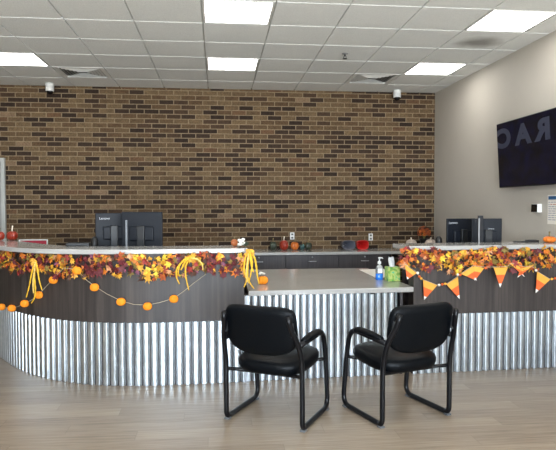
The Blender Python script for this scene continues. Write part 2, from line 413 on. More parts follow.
for i, (c, r) in enumerate(VENTS):
    x0, y0, x1, y1 = cell(c, r)
    t = thing('ceiling_vent', ['square louvered ceiling vent on the left, above the left security camera', 'square louvered ceiling vent on the right, above the right security camera'][i], 'vent', ((x0+x1)/2, (y0+y1)/2, H), 0, 'ceiling vents')
    a = T / 2 - .008
    m = MB()
    for q in ((-a, -a, a, -a + .045), (-a, a - .045, a, a), (-a, -a + .045, -a + .045, a - .045), (a - .045, -a + .045, a, a - .045)):
        m.box((q[0], q[1], -.003), (q[2], q[3], .0215))
    m.build('frame', M['white'], t)
    MB().box((-a + .045, -a + .045, .0175), (a - .045, a - .045, .0215)).build('backing', M['vent_grey'], t)
    for k in range(6):                                              # square louver rings, tilted blades
        b = a - .05 - k * .038; w = .020; m = MB()
        for s4 in range(4):
            R = Matrix.Rotation(s4 * PI / 2, 4, 'Z')
            vs = [R @ Vector(p) for p in ((-b, -b, -.002), (b, -b, -.002), (b + w, -b - w, .014), (-b - w, -b - w, .014))]
            m.add(vs, [(0, 1, 2, 3)])
        o = m.build('louver', M['grid'], t); md = o.modifiers.new('s', 'SOLIDIFY'); md.thickness = .002

# sprinkler
p = on_z(345, 53.5, H)
t = thing('fire_sprinkler', 'small fire sprinkler head on a ceiling tile between the light panels', 'sprinkler', p)
MB().lathe([(.034, 0), (.036, -.003), (.03, -.008), (.014, -.012)], seg=18).build('escutcheon', M['silver'], t)
m = MB().lathe([(.009, -.012), (.009, -.03)], seg=10); m.tube([(.008, 0, -.03), (.016, 0, -.04), (.006, 0, -.055)], .003, 6); m.tube([(-.008, 0, -.03), (-.016, 0, -.04), (-.006, 0, -.055)], .003, 6); m.lathe([(.024, -.055), (.026, -.058)], seg=14)
m.build('deflector', M['darkmetal'], t)
# security cameras
for i, px in enumerate((45.7, 401.3)):
    q = on_z(px, 80.5 if i == 0 else 87.5, H)
    t = thing('security_camera', ['white dome security camera at the ceiling edge on the left', 'white dome security camera at the ceiling edge on the right'][i], 'camera', (q.x, 8.17, H), 0, 'ceiling security cameras')
    MB().lathe([(.048, 0), (.055, -.006), (.055, -.04), (.050, -.043), (.055, -.046), (.054, -.095), (.048, -.105)], seg=24).build('housing', M['white'], t)
    MB().lathe([(.044, -.104), (.044, -.113), (.036, -.132), (.02, -.145), (.004, -.149)], seg=20).build('dome', M['blackdome'], t)

# door in the brick wall at the far left
m = MB(); xr = -2.885
m.box((xr - .05, D - .05, 0), (xr, D, 2.14)); m.box((xr - 1.06, D - .05, 0), (xr - 1.01, D, 2.14)); m.box((xr - 1.01, D - .05, 2.09), (xr - .05, D, 2.14))
d1 = struct(m, 'door_1', M['frame'], bevel=.004)
struct(MB().box((xr - 1.008, D - .02, .01), (xr - .052, D - .002, 2.088)), 'door_leaf', M['door'], d1)
struct(MB().tube([(xr - .12, D - .02, 1.0), (xr - .12, D - .07, 1.0), (xr - .23, D - .07, 1.0)], .01, 8), 'door_handle', M['silver'], d1)
struct(MB().box((XR - .012, YF, 0), (XR, D, .1)), 'baseboard_right', M['black'])

# ------------------------------------------------------------------ counters
def lineY(X): return 4.83 + 0.048 * (X + 0.3)
BASE_L = catmull([(-2.75, 6.9), (-2.42, 6.35), (-2.121, 5.90), (-1.885, 5.555), (-1.69, 5.327), (-1.466, 5.128), (-1.226, 4.985), (-.976, 4.888), (-.7, 4.838), (-.42, 4.826), (-.1, lineY(-.1)), (.215, lineY(.215))], 10)
TOP_L = catmull([(-2.95, 6.75), (-2.58, 6.25), (-2.2, 5.72), (-1.84, 5.27), (-1.52, 4.99), (-1.12, 4.835), (-.71, 4.80), (-.3, 4.80), (.0, 4.81), (.245, 4.82)], 10)
BASE_L = [Vector((p.x, p.y)) for p in BASE_L]; TOP_L = [Vector((p.x, p.y)) for p in TOP_L]
BASE_R = [Vector((1.70 + i * (XR - .004 - 1.70) / 12, lineY(1.70 + i * (XR - .004 - 1.70) / 12))) for i in range(13)]
TOP_R = [Vector((1.635 + i * (XR - .004 - 1.635) / 12, lineY(1.635 + i * (XR - .004 - 1.635) / 12) - .045)) for i in range(13)]
def normals(path):
    out = []
    for i in range(len(path)):
        t = path[min(i+1, len(path)-1)] - path[max(i-1, 0)]; t.normalize(); out.append(Vector((t.y, -t.x)))   # outward = towards viewer
    return out
def offset(path, d):
    return [p + n * d for p, n in zip(path, normals(path))]
def strip(path, d_front, d_back, z0, z1, mi=0):
    m = MB(); a = offset(path, d_front); b = offset(path, d_back); n = len(path); vs = []
    for p, q in zip(a, b): vs += [(p.x, p.y, z0), (p.x, p.y, z1), (q.x, q.y, z1), (q.x, q.y, z0)]
    fs = []
    for i in range(n - 1):
        o = i * 4; e = o + 4
        fs += [(o, e, e+1, o+1), (o+1, e+1, e+2, o+2), (o+2, e+2, e+3, o+3), (o+3, e+3, e, o)]
    fs += [(0, 1, 2, 3), ((n-1)*4+3, (n-1)*4+2, (n-1)*4+1, (n-1)*4)]
    return m.add(vs, fs, mi)
def resample(path, step):
    out = []; acc = 0; nxt = 0
    for i in range(len(path) - 1):
        a, b = path[i], path[i+1]; L = (b - a).length
        while nxt <= acc + L:
            out.append(a + (b - a) * ((nxt - acc) / L)); nxt += step
        acc += L
    return out
def corrugated(path, z0, z1, period=0.0678, amp=0.0117, base=-0.0127, flip=1):
    pts = resample(path, period / 16); ns = normals(pts); m = MB()
    for th, side in ((0.0, 1), (.0015, -1)):                        # front and rear face of the sheet
        vs = []; fs = []
        for k, (p, n) in enumerate(zip(pts, ns)):
            u = (k % 16) / 16                                       # wide gently rounded rib, then a narrow groove
            w = 1 - .10 * ((u - .26) / .26) ** 2 if u < .52 else (.9 - 1.9 * min(1, 1.5 * (1 - abs((u - .76) / .24))))
            q = p + n * (base + amp * w - th); vs += [(q.x, q.y, z0), (q.x, q.y, z1)]
        for i in range(len(pts) - 1):
            o = i * 2; f = (o, o + 2, o + 3, o + 1); fs.append(f if side > 0 else f[::-1])
        m.add(vs, fs, 0, True)
    return m
ZM, ZW, ZT = .527, 1.091, 1.130
def bar(base, top, label, tlabel, work, dlabel):
    t = thing('reception_counter', label, 'counter')
    strip(base, 0, -.12, ZM, ZW).build('wood_panel', M['wood'], t)
    corrugated(base, 0.002, ZM - .004).build('corrugated_panel', M['galv'], t)
    strip(base, -.022, -.12, 0, ZM).build('core_wall', M['cab'], t)
    t2 = thing('staff_desk', dlabel, 'desk')
    strip(work, -.125, -1.0, .825, .86).build('surface', M['top'], t2)
    strip(work, -.13, -.95, .0, .08).build('plinth', M['cab'], t2)
    strip(work, -.85, -.93, .08, .825).build('rear_panel', M['cab'], t2)
    o = strip(top, 0, -.40, ZW + .0005, ZT).build('raised_countertop', M['top'], None, bevel=.006)
    tag(o, tlabel, 'countertop')
    return t
bar(BASE_L, TOP_L, 'curved dark wood reception counter with corrugated metal base on the left', 'pale grey raised bar top on the curved left counter', BASE_L[36:], 'low grey staff desk behind the left counter, under its two monitors')
bar(BASE_R, TOP_R, 'straight dark wood reception counter with corrugated metal base on the right', 'pale grey raised bar top on the right counter, under the television', BASE_R[2:], 'low grey staff desk behind the right counter, under its two monitors')

# lower middle desk
t = thing('service_desk', 'lower middle reception desk faced in corrugated metal between two counters', 'desk')
DP = [Vector((.235 + i * .11, lineY(.235 + i * .11) + .01)) for i in range(13)]
corrugated(DP, 0.002, .728, period=.060).build('corrugated_panel', M['galv'], t)
strip(DP, -.022, -.10, 0, .73).build('core_wall', M['cab'], t)
MB().box((.2195, lineY(.22) - .012, 0), (.234, lineY(.22) + .03, .731)).build('edge_trim', M['silver'], t)
for X in (.46, 1.32):
    mm = MB(); y = lineY(X) - .002
    mm.prism([(0, 0), (0, .014), (-.06, .014)], -.012, .012, 0, Matrix.Translation((X, y, .715)) @ Matrix(((0,0,1,0),(1,0,0,0),(0,1,0,0),(0,0,0,1))))
    mm.build('bracket', M['black'], t)
MB().box((1.585, lineY(1.58) + .03, 0), (1.61, 6.38, .73)).build('side_panel', M['cab'], t)
MB().box((.30, 6.30, 0), (1.584, 6.38, .73)).build('rear_panel', M['cab'], t)
MB().box((.235, 5.9, .6), (.30, 6.38, .73)).build('rail', M['cab'], t)
m = MB(); m.prism([(.25, lineY(.25) - .045), (1.625, lineY(1.62) - .045), (1.69, lineY(1.69) - .03), (1.69, 6.46), (.25, 6.46)], .7315, .775)
tag(m.build('worktop', M['top'], None, bevel=.006), 'wide grey worktop on the lower middle desk, behind the two chairs', 'countertop')

# back cabinets along the brick wall
YB = 7.74
hx = [on_y(259, 258, YB).x, on_y(312.2, 258, YB).x, on_y(364.8, 257, YB).x]
pitch = (hx[2] - hx[0]) / 2
CL = ['dark back cabinet whose drawer handle is beside the thick yellow spray', 'dark back cabinet with the middle of the three drawer handles, below the orange pumpkins', 'dark back cabinet behind the sanitizer bottle, below the red tub']
for i in range(3):
    cxm = hx[0] + pitch * i; w = pitch / 2 - .001
    t = thing('base_cabinet', CL[i], 'cabinet', (cxm, YB, 0), 0, 'dark cabinets along the brick wall')
    MB().box((-w, .02, .1), (w, D - YB - .002, .822)).build('carcass', M['cab'], t)
    MB().box((-w, .07, 0), (w, D - YB - .002, .1)).build('toe_kick', M['black'], t)
    dr = MB().box((-w + .002, 0, .60), (w - .002, .02, .818)).build('drawer', M['cab'], t, bevel=.002)
    MB().tube(fillet([(-.05, 0, .735), (-.05, -.022, .735), (.05, -.022, .735), (.05, 0, .735)], .01), .005, 8).build('handle', M['silver'], dr)
    m = MB(); m.tube([(0, 0, .79), (0, -.006, .79)], .011, 12); m.build('lock', M['silver'], dr)
    for s_ in (-1, 1):
        x0, x1 = (-w + .002, -.0015) if s_ < 0 else (.0015, w - .002)
        dd = MB().box((x0, 0, .105), (x1, .02, .597)).build('door', M['cab'], t, bevel=.002)
        MB().tube(fillet([(s_ * .04, 0, .50), (s_ * .04, -.022, .50), (s_ * .04, -.022, .58), (s_ * .04, 0, .58)], .01), .005, 8).build('handle', M['silver'], dd)
tag(MB().box((hx[0] - pitch / 2, YB - .03, .823), (XR - .004, D - .002, .860)).build('back_countertop', M['top'], None, bevel=.004), 'long grey countertop against the brick wall over dark cabinets', 'countertop')
ZB = .860

# ------------------------------------------------------------------ chairs
def cushion(a, b, prof, n_top, n_bot, seg=48, curve=0.0):           # outline in xz, depth along y
    vs = []; fs = []
    for sc_, y in prof:
        for k in range(seg):
            t = 2 * PI * k / seg; c, s_ = math.cos(t), math.sin(t); e = n_top if s_ >= 0 else n_bot
            x = a * math.copysign(abs(c) ** (2 / e), c); z = b * math.copysign(abs(s_) ** (2 / e), s_)
            vs.append((x * sc_, y + curve * (x * sc_) ** 2, z * sc_))
    n = len(prof)
    for i in range(n - 1):
        for k in range(seg): fs.append((i*seg+k, i*seg+(k+1)%seg, (i+1)*seg+(k+1)%seg, (i+1)*seg+k))
    return vs, fs
def make_chair(label):
    t = thing('guest_chair', label, 'chair', group='black guest chairs at the desk')
    # seat
    vs, fs = cushion(.262, .255, [(.01, -.058), (.5, -.058), (.86, -.056), (.96, -.042), (1.0, -.014), (1.0, .008), (.97, .027), (.88, .040), (.6, .048), (.2, .05), (.01, .05)], 3.6, 3.0)
    R = Matrix.Translation((0, .005, .408)) @ Matrix.Rotation(math.radians(3.5), 4, 'X') @ Matrix(((1,0,0,0),(0,0,1,0),(0,1,0,0),(0,0,0,1)))
    MB().add([R @ Vector(v) for v in vs], [tuple(reversed(f)) for f in fs], 0, True).build('seat', M['vinyl'], t)
    # backrest: shell and front pad, leaning back
    R = Matrix.Translation((0, -.292, .655)) @ Matrix.Rotation(math.radians(12), 4, 'X')
    vs, fs = cushion(.260, .172, [(.01, -.036), (.35, -.036), (.7, -.036), (.93, -.030), (.985, -.018), (1.0, 0), (.99, .010)], 6.0, 2.9, curve=.30)
    sh = MB().add([R @ Vector(v) for v in vs], fs, 0, True).build('backrest', M['shell'], t)
    vs, fs = cushion(.250, .164, [(.97, .008), (1.0, .016), (.97, .034), (.85, .046), (.4, .052), (.01, .053)], 5.5, 3.0, curve=.30)
    MB().add([R @ Vector(v) for v in vs], fs, 0, True).build('pad', M['vinyl'], sh)
    for s_ in (-1, 1):
        x = s_ * .283
        pts = [(s_ * .232, -.368, .775), (s_ * .243, -.345, .69), (s_ * .279, -.288, .57), (x, -.25, .42), (x, -.248, .019), (x, .252, .019), (x, .200, .42), (x, .150, .594), (x, -.285, .578)]
        path = fillet(pts, [0, .07, .09, .1, .05, .085, .09, .13, 0], 7)
        MB().tube(path, .019, 12, flat=.9).build('side_frame', M['tube'], t)
        m = MB(); pp = fillet([(x, .085, .592), (x, .04, .606), (x, -.08, .606), (x, -.235, .598)], .05, 5)
        m.tube(pp, [.014] + [.022] * (len(pp) - 2) + [.014], 12, flat=1.4, side=(1, 0, 0))
        m.build('arm_pad', M['vinyl'], t)
        for yy in (-.232, .215):
            MB().box((x - .019, yy - .02, 0), (x + .019, yy + .02, .013)).build('glide', M['glide'], t, bevel=.003)
        m = MB(); m.box((-.005, -.020, -.045), (.005, .035, .045), 0, Matrix.Translation((s_ * .243, -.318, .68)) @ Matrix.Rotation(math.radians(12), 4, 'X'))
        m.build('back_bracket', M['silver_dark'], t, bevel=.002)
    for yy, zz in ((-.19, .345), (.17, .368)):
        e = .283
        MB().tube([(-e, yy - .05 if yy < 0 else yy + .025, zz + .012), (-.22, yy, zz), (.22, yy, zz), (e, yy - .05 if yy < 0 else yy + .025, zz + .012)], .013, 10).build('crossbar', M['tube'], t)
    return t
ch = make_chair('black guest chair on the left, turned to the right, seen from behind')
ch.location = (.422, 4.085, 0); ch.rotation_euler = (0, 0, -math.radians(30))
dup(ch, (1.268, 4.065, 0), math.radians(19), 'black guest chair on the right, turned to the left, seen from behind')

# ------------------------------------------------------------------ television, box and notice on the right wall
yl, yr, zb, zt = 6.17, 4.93, 1.675, 2.375
t = thing('television', 'large dark flat screen television on the beige right wall', 'television', (XR, (yl + yr) / 2, (zb + zt) / 2))
tilt = Matrix.Translation((-.083, 0, 0)) @ Matrix.Rotation(math.radians(-3.5), 4, 'Y')
hw, hh = (yl - yr) / 2, (zt - zb) / 2
MB().box((-.018, -hw, -hh), (.018, hw, hh), 0, tilt).build('casing', M['black'], t, bevel=.003)
sn = MB().box((-.0205, -hw + .008, -hh + .012), (-.0182, hw - .008, hh - .008), 0, tilt).build('screen', M['tv'], t)
MB().box((.019, -.3, -.2), (.0715, .3, .2)).build('mount', M['black'], t)
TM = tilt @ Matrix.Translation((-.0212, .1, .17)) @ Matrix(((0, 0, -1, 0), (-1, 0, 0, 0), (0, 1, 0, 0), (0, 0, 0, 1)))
text_mesh('R A C', .27, M['tv_reflection'], 'reflected_lettering', sn, TM, extrude=.0002, width=1.02, mirror=True, bold=.014)  # mirrored reflection built as faintly glowing letters on the screen

q1 = on_x(531.3, 204, XR - .05); q2 = on_x(537.2, 212.4, XR - .05)
t = thing('wall_control_box', 'small white box with a black front on the right wall below the television', 'control box', (XR, (q1.y + q2.y) / 2, (q1.z + q2.z) / 2))
a = abs(q1.y - q2.y) / 2; b = abs(q1.z - q2.z) / 2
MB().box((-.048, -a, -b), (-.001, a, b)).build('housing', M['white'], t, bevel=.003)
MB().box((-.052, -a + .003, -b + .003), (-.0485, a - .003, b - .003)).build('front_cover', M['blackdome'], t)
q1 = on_x(548, 195, XR); q2 = on_x(548, 224, XR)
W = .34; y1 = q1.y; zt_, zb_ = q1.z, q2.z
t = thing('wall_notice', 'white paper notice with a blue heading on the right wall', 'notice', (XR, y1 - W / 2, (zt_ + zb_) / 2))
hh = (zt_ - zb_) / 2
MB().box((-.0025, -W/2, -hh), (-.0005, W/2, hh)).build('sheet', M['paper'], t)
MB().box((-.0032, -W/2 + .012, hh - .045), (-.0026, W/2 - .012, hh - .012)).build('heading_band', M['header_blue'], t)
m = MB(); random.seed(3)
for k in range(9):
    z = hh - .07 - k * .021
    if z < -hh + .015: break
    yy = W/2 - .015
    while yy > -W/2 + .05:
        ln_ = U(.02, .06); m.box((-.0032, yy - ln_, z - .004), (-.0026, yy, z + .003), 1 if k == 1 and rnd() < .6 else 0); yy -= ln_ + .012
m.build('printed_lines', [M['ink_grey'], M['ink_red']], t)

# wall outlets on the brick
for px, py, lab in ((292.2, 236, 'white wall outlet on the brick above the orange pumpkin'), (370.6, 237, 'white wall outlet on the brick above the red tub')):
    q = on_y(px, py, D)
    t = thing('wall_outlet', lab, 'outlet', (q.x, D, q.z), 0, 'outlets on the brick wall')
    MB().box((-.031, -.009, -.05), (.031, -.001, .05)).build('cover_plate', M['white'], t, bevel=.002)
    for dz in (-.024, .024):
        MB().box((-.015, -.0112, dz - .014), (.015, -.0092, dz + .014)).build('socket', M['glide'], t)

# ------------------------------------------------------------------ pumpkins and other small things
def pumpkin(name, label, loc, r, h, mat, stem=None, cat='pumpkin', group=None, ribs=9, sl=.3):
    t = thing(name, label, cat, loc, U(0, 1), group)
    prof = []
    for k in range(11):
        a = PI * k / 10; prof.append((max(.004, r * math.sin(a) ** .75 if 0 < k < 10 else .15 * r), h * (.5 - .5 * math.cos(a)) * (1 if k < 10 else .95)))
    MB().lathe(prof, seg=54, ribs=ribs, rib=.13).build('body', mat, t)
    MB().tube([(0, 0, h * .9), (0, r * .05, h * 1.08), (r * .18, r * .1, h * (1.08 + sl))], [r * .16, r * .11, r * .13], 8).build('stem', stem or M['stem'], t)
    return t
P = on_z(12.3, 240.2, ZT); pumpkin('pumpkin', 'shiny red orange pumpkin near the left end of the left bar top', P, .056, .095, M['pumpkin_red'], M['stem_white'], sl=.5)
P = on_z(-0.5, 240.4, ZT); pumpkin('pumpkin', 'dark red pumpkin cut by the left edge of the photo, on the bar top', P, .054, .092, M['pumpkin_red'], M['stem'])
P = on_z(234.4, 246.3, ZT); pumpkin('pumpkin', 'small rust striped pumpkin at the right end of the left bar top', P, .031, .062, M['pumpkin_stripe'], M['stem'], ribs=8)
P = on_z(549.5, 242.8, ZT); pumpkin('pumpkin', 'orange pumpkin on the right bar top, below the wall notice', P, .058, .062, M['pumpkin'], M['stem'], sl=.6)
ZD = .775
P = on_z(262.8, 284.3, ZD)
t = pumpkin('pumpkin', 'small bright orange pumpkin on the desk worktop, beside the yellow spray', P, .049, .075, M['orange'], M['stem'])
m = MB()
for k in range(7):
    a = k * .9; c = Vector((.016 * math.cos(a) - .008, .016 * math.sin(a), .088 + .004 * (k % 3)))
    m.lathe([(.003, 0), (.015, .004), (.017, .01), (.004, .014)], c, 8)
m.build('flower', M['petal_white'], t)
# back counter pumpkins
def on_back(px, Y): return on_y(px, 249, Y)
for px, r, h, mat, st, lab in ((273.2, .05, .11, 'pumpkin_green', 'stem', 'dark green gourd on the back countertop, left of the red pumpkin'),
    (284, .062, .125, 'pumpkin_red', 'stem_white', 'red pumpkin with a cream stem on the back countertop by the brick wall'),
    (294.6, .056, .105, 'pumpkin_amber', 'stem', 'amber orange pumpkin on the back countertop below the outlet'),
    (302.2, .034, .075, 'pumpkin_teal', 'stem', 'small teal gourd on the back countertop, right of the amber pumpkin'),
    (308.4, .048, .095, 'pumpkin_green', 'stem', 'dark green gourd at the right end of the pumpkin row on the back countertop')):
    q = on_back(px, 8.12); pumpkin('gourd' if 'gourd' in lab else 'pumpkin', lab, (q.x, 8.12, ZB), r * 1.04, h * 1.12, M[mat], M[st], group='pumpkins and gourds along the brick wall', cat='gourd' if 'gourd' in lab else 'pumpkin')
for px, r, lab in ((411.3, .082, 'pale pinkish pumpkin on the back counter, left of the flower pot'), (430.5, .085, 'pale pinkish pumpkin on the back counter, right of the flower pot')):
    q = on_back(px, 8.0); pumpkin('pumpkin', lab, (q.x, 8.0, ZB), r, .145, M['pumpkin_pale'], M['stem_white'], group='pale pumpkins on the back counter', sl=.05)
# tubs tipped towards the room
def tub(px, Y, w, h, mat, lab):
    q = on_back(px, Y); t = thing('tub', lab, 'tub', (q.x, Y, ZB), U(-.05, .05), 'plastic tubs on the back countertop')
    def outline(a, b, n=32, e=3.2):
        return [(a * math.copysign(abs(math.cos(2*PI*k/n)) ** (2/e), math.cos(2*PI*k/n)), b * math.copysign(abs(math.sin(2*PI*k/n)) ** (2/e), math.sin(2*PI*k/n))) for k in range(n)]
    vs = []; fs = []; n = 32
    for sc_, y in ((.72, .185), (.82, .18), (.98, .01), (1.04, -.004), (1.04, -.01), (.93, -.008), (.70, .165), (.02, .172)):
        for x, z in outline(w / 2 * sc_, h / 2 * sc_): vs.append((x, y, z + h / 2 * 1.04))
    R = 8
    for i in range(R - 1):
        for k in range(n): fs.append((i*n+k, i*n+(k+1)%n, (i+1)*n+(k+1)%n, (i+1)*n+k))
    fs += [tuple(range(n)), tuple(reversed([(R-1)*n+k for k in range(n)]))]
    MB().add(vs, fs, 0, True).build('bowl', mat, t)
    MB().tube(fillet([(-.02 - w*.2, .17, h*.62), (-w*.2, .06, h*.62), (-w*.2, .06, h*.36), (-w*.2 - .01, .17, h*.36)], .01), .006, 8).build('divider', mat, t)
tub(348.8, 8.12, .182, .125, M['grey_plastic'], 'grey plastic tub on its side on the back countertop')
tub(362.6, 8.12, .168, .125, M['red_plastic'], 'red plastic tub on its side on the back countertop')
# flower pot
q = on_back(425, 8.12)
t = thing('potted_flowers', 'pot of orange and brown autumn flowers on the back counter by the corner', 'flowers', (q.x, 8.16, ZB))
MB().lathe([(.045, 0), (.06, .12), (.066, .125), (.066, .145), (.058, .145), (.055, .12)], seg=20).build('pot', M['black'], t)
random.seed(11); m = MB()
for k in range(46):
    a = U(0, 2*PI); e = math.asin(U(-.35, 1)); c = Vector((.088*math.cos(a)*math.cos(e), .07*math.sin(a)*math.cos(e), .235 + .085*math.sin(e)))
    n = (c - Vector((0, 0, .235))).normalized(); R = n.to_track_quat('Z', 'Y').to_matrix().to_4x4(); mi = random.choice((0, 0, 1, 2))
    for j in range(7):
        b = j * 2*PI/7; vs = [Vector((0,0,0)), Vector((.02*math.cos(b-.35), .02*math.sin(b-.35), .008)), Vector((.028*math.cos(b), .028*math.sin(b), .004)), Vector((.02*math.cos(b+.35), .02*math.sin(b+.35), .008))]
        m.add([c + R @ v for v in vs], [(0, 1, 2, 3)], mi)
m.build('blossoms', [M['leaf_rust'], M['leaf_brown'], M['leaf_orange']], t)
m = MB()
for k in range(8): m.tube([(0, 0, .12), (.03*math.cos(k*.8), .03*math.sin(k*.8), .22)], .004, 6)
m.build('stalks', M['leaf_green'], t)

# white ornament on the left bar end: white flower pick with dark leaves
P = on_z(250, 247.4, ZT)
t = thing('flower_pick', 'small white flower cluster with dark leaves at the end of the left bar top', 'flowers', (min(P.x, .2), P.y, ZT))
random.seed(5); m = MB()
for k in range(16):
    a = U(0, 2*PI); rr = U(0, .034); m.lathe([(.003, 0), (.010, .004), (.012, .010), (.010, .017), (.003, .021)], (rr*math.cos(a) - .008, rr*math.sin(a)*.7, U(.012, .062)), 8)
m.build('petals', M['petal_white'], t)
m = MB()
for k in range(9):
    a = U(-.9, 1.2); c = Vector((.018*math.cos(a), .01*math.sin(a), .02)); d = Vector((math.cos(a)*.045, math.sin(a)*.02, U(.0, .04))); s_ = Vector((0, .006, .012))
    m.add([c, c + d*.5 + s_, c + d, c + d*.5 - s_], [(0, 1, 2, 3)])
m.build('leaf_cluster', M['pumpkin_green'], t)
MB().lathe([(.024, 0), (.026, .006), (.02, .016), (.004, .018)], seg=14).build('base', M['vine'], t)

# sanitizer, tissues, paper on the desk
P = on_z(379.3, 279.6, ZD)
t = thing('sanitizer_bottle', 'clear pump bottle with blue gel beside the green tissue box', 'bottle', P)
MB().lathe([(.033, .0), (.036, .004), (.036, .058), (.034, .06)], seg=24, sy=.7).build('gel', M['gel'], t)
MB().lathe([(.036, .0605), (.037, .07), (.037, .112), (.031, .128), (.016, .14), (.0135, .142), (.0135, .150)], seg=24, sy=.7).build('bottle_body', M['clear'], t)
MB().box((-.022, -.0275, .066), (.022, -.0262, .108)).build('bottle_label', M['tissue_white'], t)
m = MB().lathe([(.016, .1505), (.017, .152), (.017, .172), (.012, .175), (.006, .178), (.006, .2), (.013, .202), (.013, .212), (.004, .214)], seg=16); m.tube([(0, 0, .208), (.022, -.004, .209), (.034, -.006, .202)], [.007, .006, .004], 8)
m.build('pump', M['white'], t)
P = on_z(394, 281.3, ZD)
t = thing('tissue_box', 'green and yellow cube tissue box with a white tissue sticking out', 'tissue box', (P.x, P.y + .055, ZD), .04)
MB().box((-.057, -.055, 0), (.057, .055, .132)).build('carton', M['tissue_box'], t, bevel=.003)
MB().lathe([(.036, .1322), (.036, .1335)], seg=20, sy=.7).build('opening', M['paper'], t)
m = MB(); vs = []; n = 16
for i in range(6):
    z = .134 + i * .0165
    for k in range(n):
        a = 2*PI*k/n; rr = (.022 + .010*math.sin(3*a + i*.4) * (.4 + i*.12)) * (1.0 + .14*i - .03*i*i)
        vs.append((rr*math.cos(a) - .004*i, rr*.55*math.sin(a), z + (.012*math.sin(2*a + 1) if i == 5 else 0)))
fs = [(i*n+k, i*n+(k+1)%n, (i+1)*n+(k+1)%n, (i+1)*n+k) for i in range(5) for k in range(n)] + [tuple(5*n+k for k in range(n))]
m.add(vs, fs, 0, True).build('tissue', M['tissue_white'], t)
pts = [on_z(*q, ZD) for q in ((359, 269.8), (378, 279), (388, 276.5), (384, 268.9))]
m = MB().prism([(p.x, p.y) for p in pts], ZD + .0006, ZD + .002)
tag(m.build('paper_sheet', M['paper']), 'white paper sheet lying on the desk worktop behind the sanitizer bottle', 'paper')

# ------------------------------------------------------------------ behind the bars: monitors and office things
ZK = .86
def monitor(lab, loc, yaw, w, h, top, logo=None, col=False, neck_x=0.0):
    t = thing('computer_monitor', lab, 'monitor', loc, yaw, 'computer monitors seen from behind')
    zc = top - ZK - h / 2
    MB().box((-w/2, 0, zc - h/2), (w/2, .022, zc + h/2)).build('display', M['screen'], t, bevel=.006)
    MB().box((-w/2 + .01, .0222, zc - h/2 + .012), (w/2 - .01, .0245, zc + h/2 - .01)).build('screen', M['blackdome'], t)
    MB().box((-w*.3 , -.03, zc - h*.30), (w*.3, -.0005, zc + h*.1)).build('rear_housing', M['screen'], t, bevel=.012)
    MB().box((neck_x - .035, -.06, .012), (neck_x + .035, -.031, zc + .04)).build('stand_neck', M['black'], t, bevel=.006)
    MB().prism([(-.11, -.13), (.11, -.13), (.12, .06), (-.12, .06)], 0, .012).build('stand_base', M['black'], t, bevel=.003)
    if logo:
        size, dx, dz = logo
        text_mesh('Lenovo', size, M['logo'], 'logo', t, Matrix.Translation((dx, -.0012 if abs(dz) > h*.2 else -.031, zc + dz)) @ Matrix.Rotation(PI/2, 4, 'X'), extrude=.0006)
    return t
def place(px, Y): q = on_y(px, 230, Y); return (q.x, Y, ZK)
monitor('black monitor with a pale brand mark on its back, leftmost behind the left bar', place(113.5, 5.76), .30, .335, .32, 1.415, logo=(.033, -.082, .108))
monitor('black monitor behind the left bar, right one of the pair beside a silver pole', place(142, 5.56), -.14, .385, .34, 1.427)
monitor('black monitor behind the right bar, left one of the pair, with a pale brand mark', place(461.5, 5.80), .2, .345, .30, 1.348, logo=(.034, -.10, .106))
monitor('black monitor behind the right bar, right one of the pair, nearest the television wall', place(487, 5.55), -.10, .30, .30, 1.352, logo=(.02, .03, .05))
def pole(px, Y, top, lab, w, tilt_=.0):
    q = on_y(px, 230, Y); t = thing('monitor_pole', lab, 'monitor pole', (q.x, Y, ZK))
    MB().box((-w, -.012, .012), (w, .012, top - ZK)).build('post', M['pole'] if w < .012 else M['darkmetal'], t, bevel=.003)
    MB().box((-.05, -.03, 0), (.05, .035, .012)).build('foot', M['black'], t, bevel=.002)
    return t
pole(126.5, 5.34, 1.355, 'thin silver pole standing in front of the two monitors on the left', .009)
pl = pole(480.3, 5.37, 1.385, 'dark upright pole rising between the two monitors on the right', .024)
MB().box((-.026, -.0135, .2), (-.012, -.0125, .5)).build('cable_cover', M['silver'], pl)
q = on_y(138.5, 214, 5.58)
# black box hooked over the monitor top
for px, Y, zt2, lab in ((94.4, 5.62, 1.195, 'small rounded black speaker left of the monitors on the left'), (443.2, 5.72, 1.165, 'small rounded black speaker left of the monitors on the right')):
    q = on_y(px, 240, Y); h = zt2 - ZK
    t = thing('desk_speaker', lab, 'speaker', (q.x, Y + (.0 if px < 200 else .12), ZK), 0, 'desk speakers')
    MB().lathe([(.03, 0), (.036, .01), (.036, h * .8), (.03, h * .93), (.012, h)], seg=20).build('body', M['black'], t)
    MB().lathe([(.0365, h*.3), (.037, h*.31), (.037, h*.7), (.0365, h*.71)], seg=20).build('grille', M['darkmetal'], t)
# red board behind the left bar
q1 = on_y(19, 239.6, 6.15); q2 = on_y(47.6, 239.4, 6.15)
t = thing('sign_board', 'red board with a white border standing behind the left bar', 'sign', ((q1.x + q2.x) / 2, 6.15, ZK))
w = (q2.x - q1.x) / 2; h = q1.z - ZK
MB().box((-w + .012, -.006, .03), (w - .012, .006, h - .012)).build('panel', M['red_board'], t)
m = MB()
for qd in ((-w, .018, -w + .008, h), (w - .008, .018, w, h), (-w + .008, h - .008, w - .008, h), (-w + .008, .018, w - .008, .026)):
    m.box((qd[0], -.008, qd[1]), (qd[2], .008, qd[3]))
m.build('border', M['white'], t)
MB().box((-w * .6, -.04, 0), (w * .6, .04, .0175)).build('foot', M['white'], t)
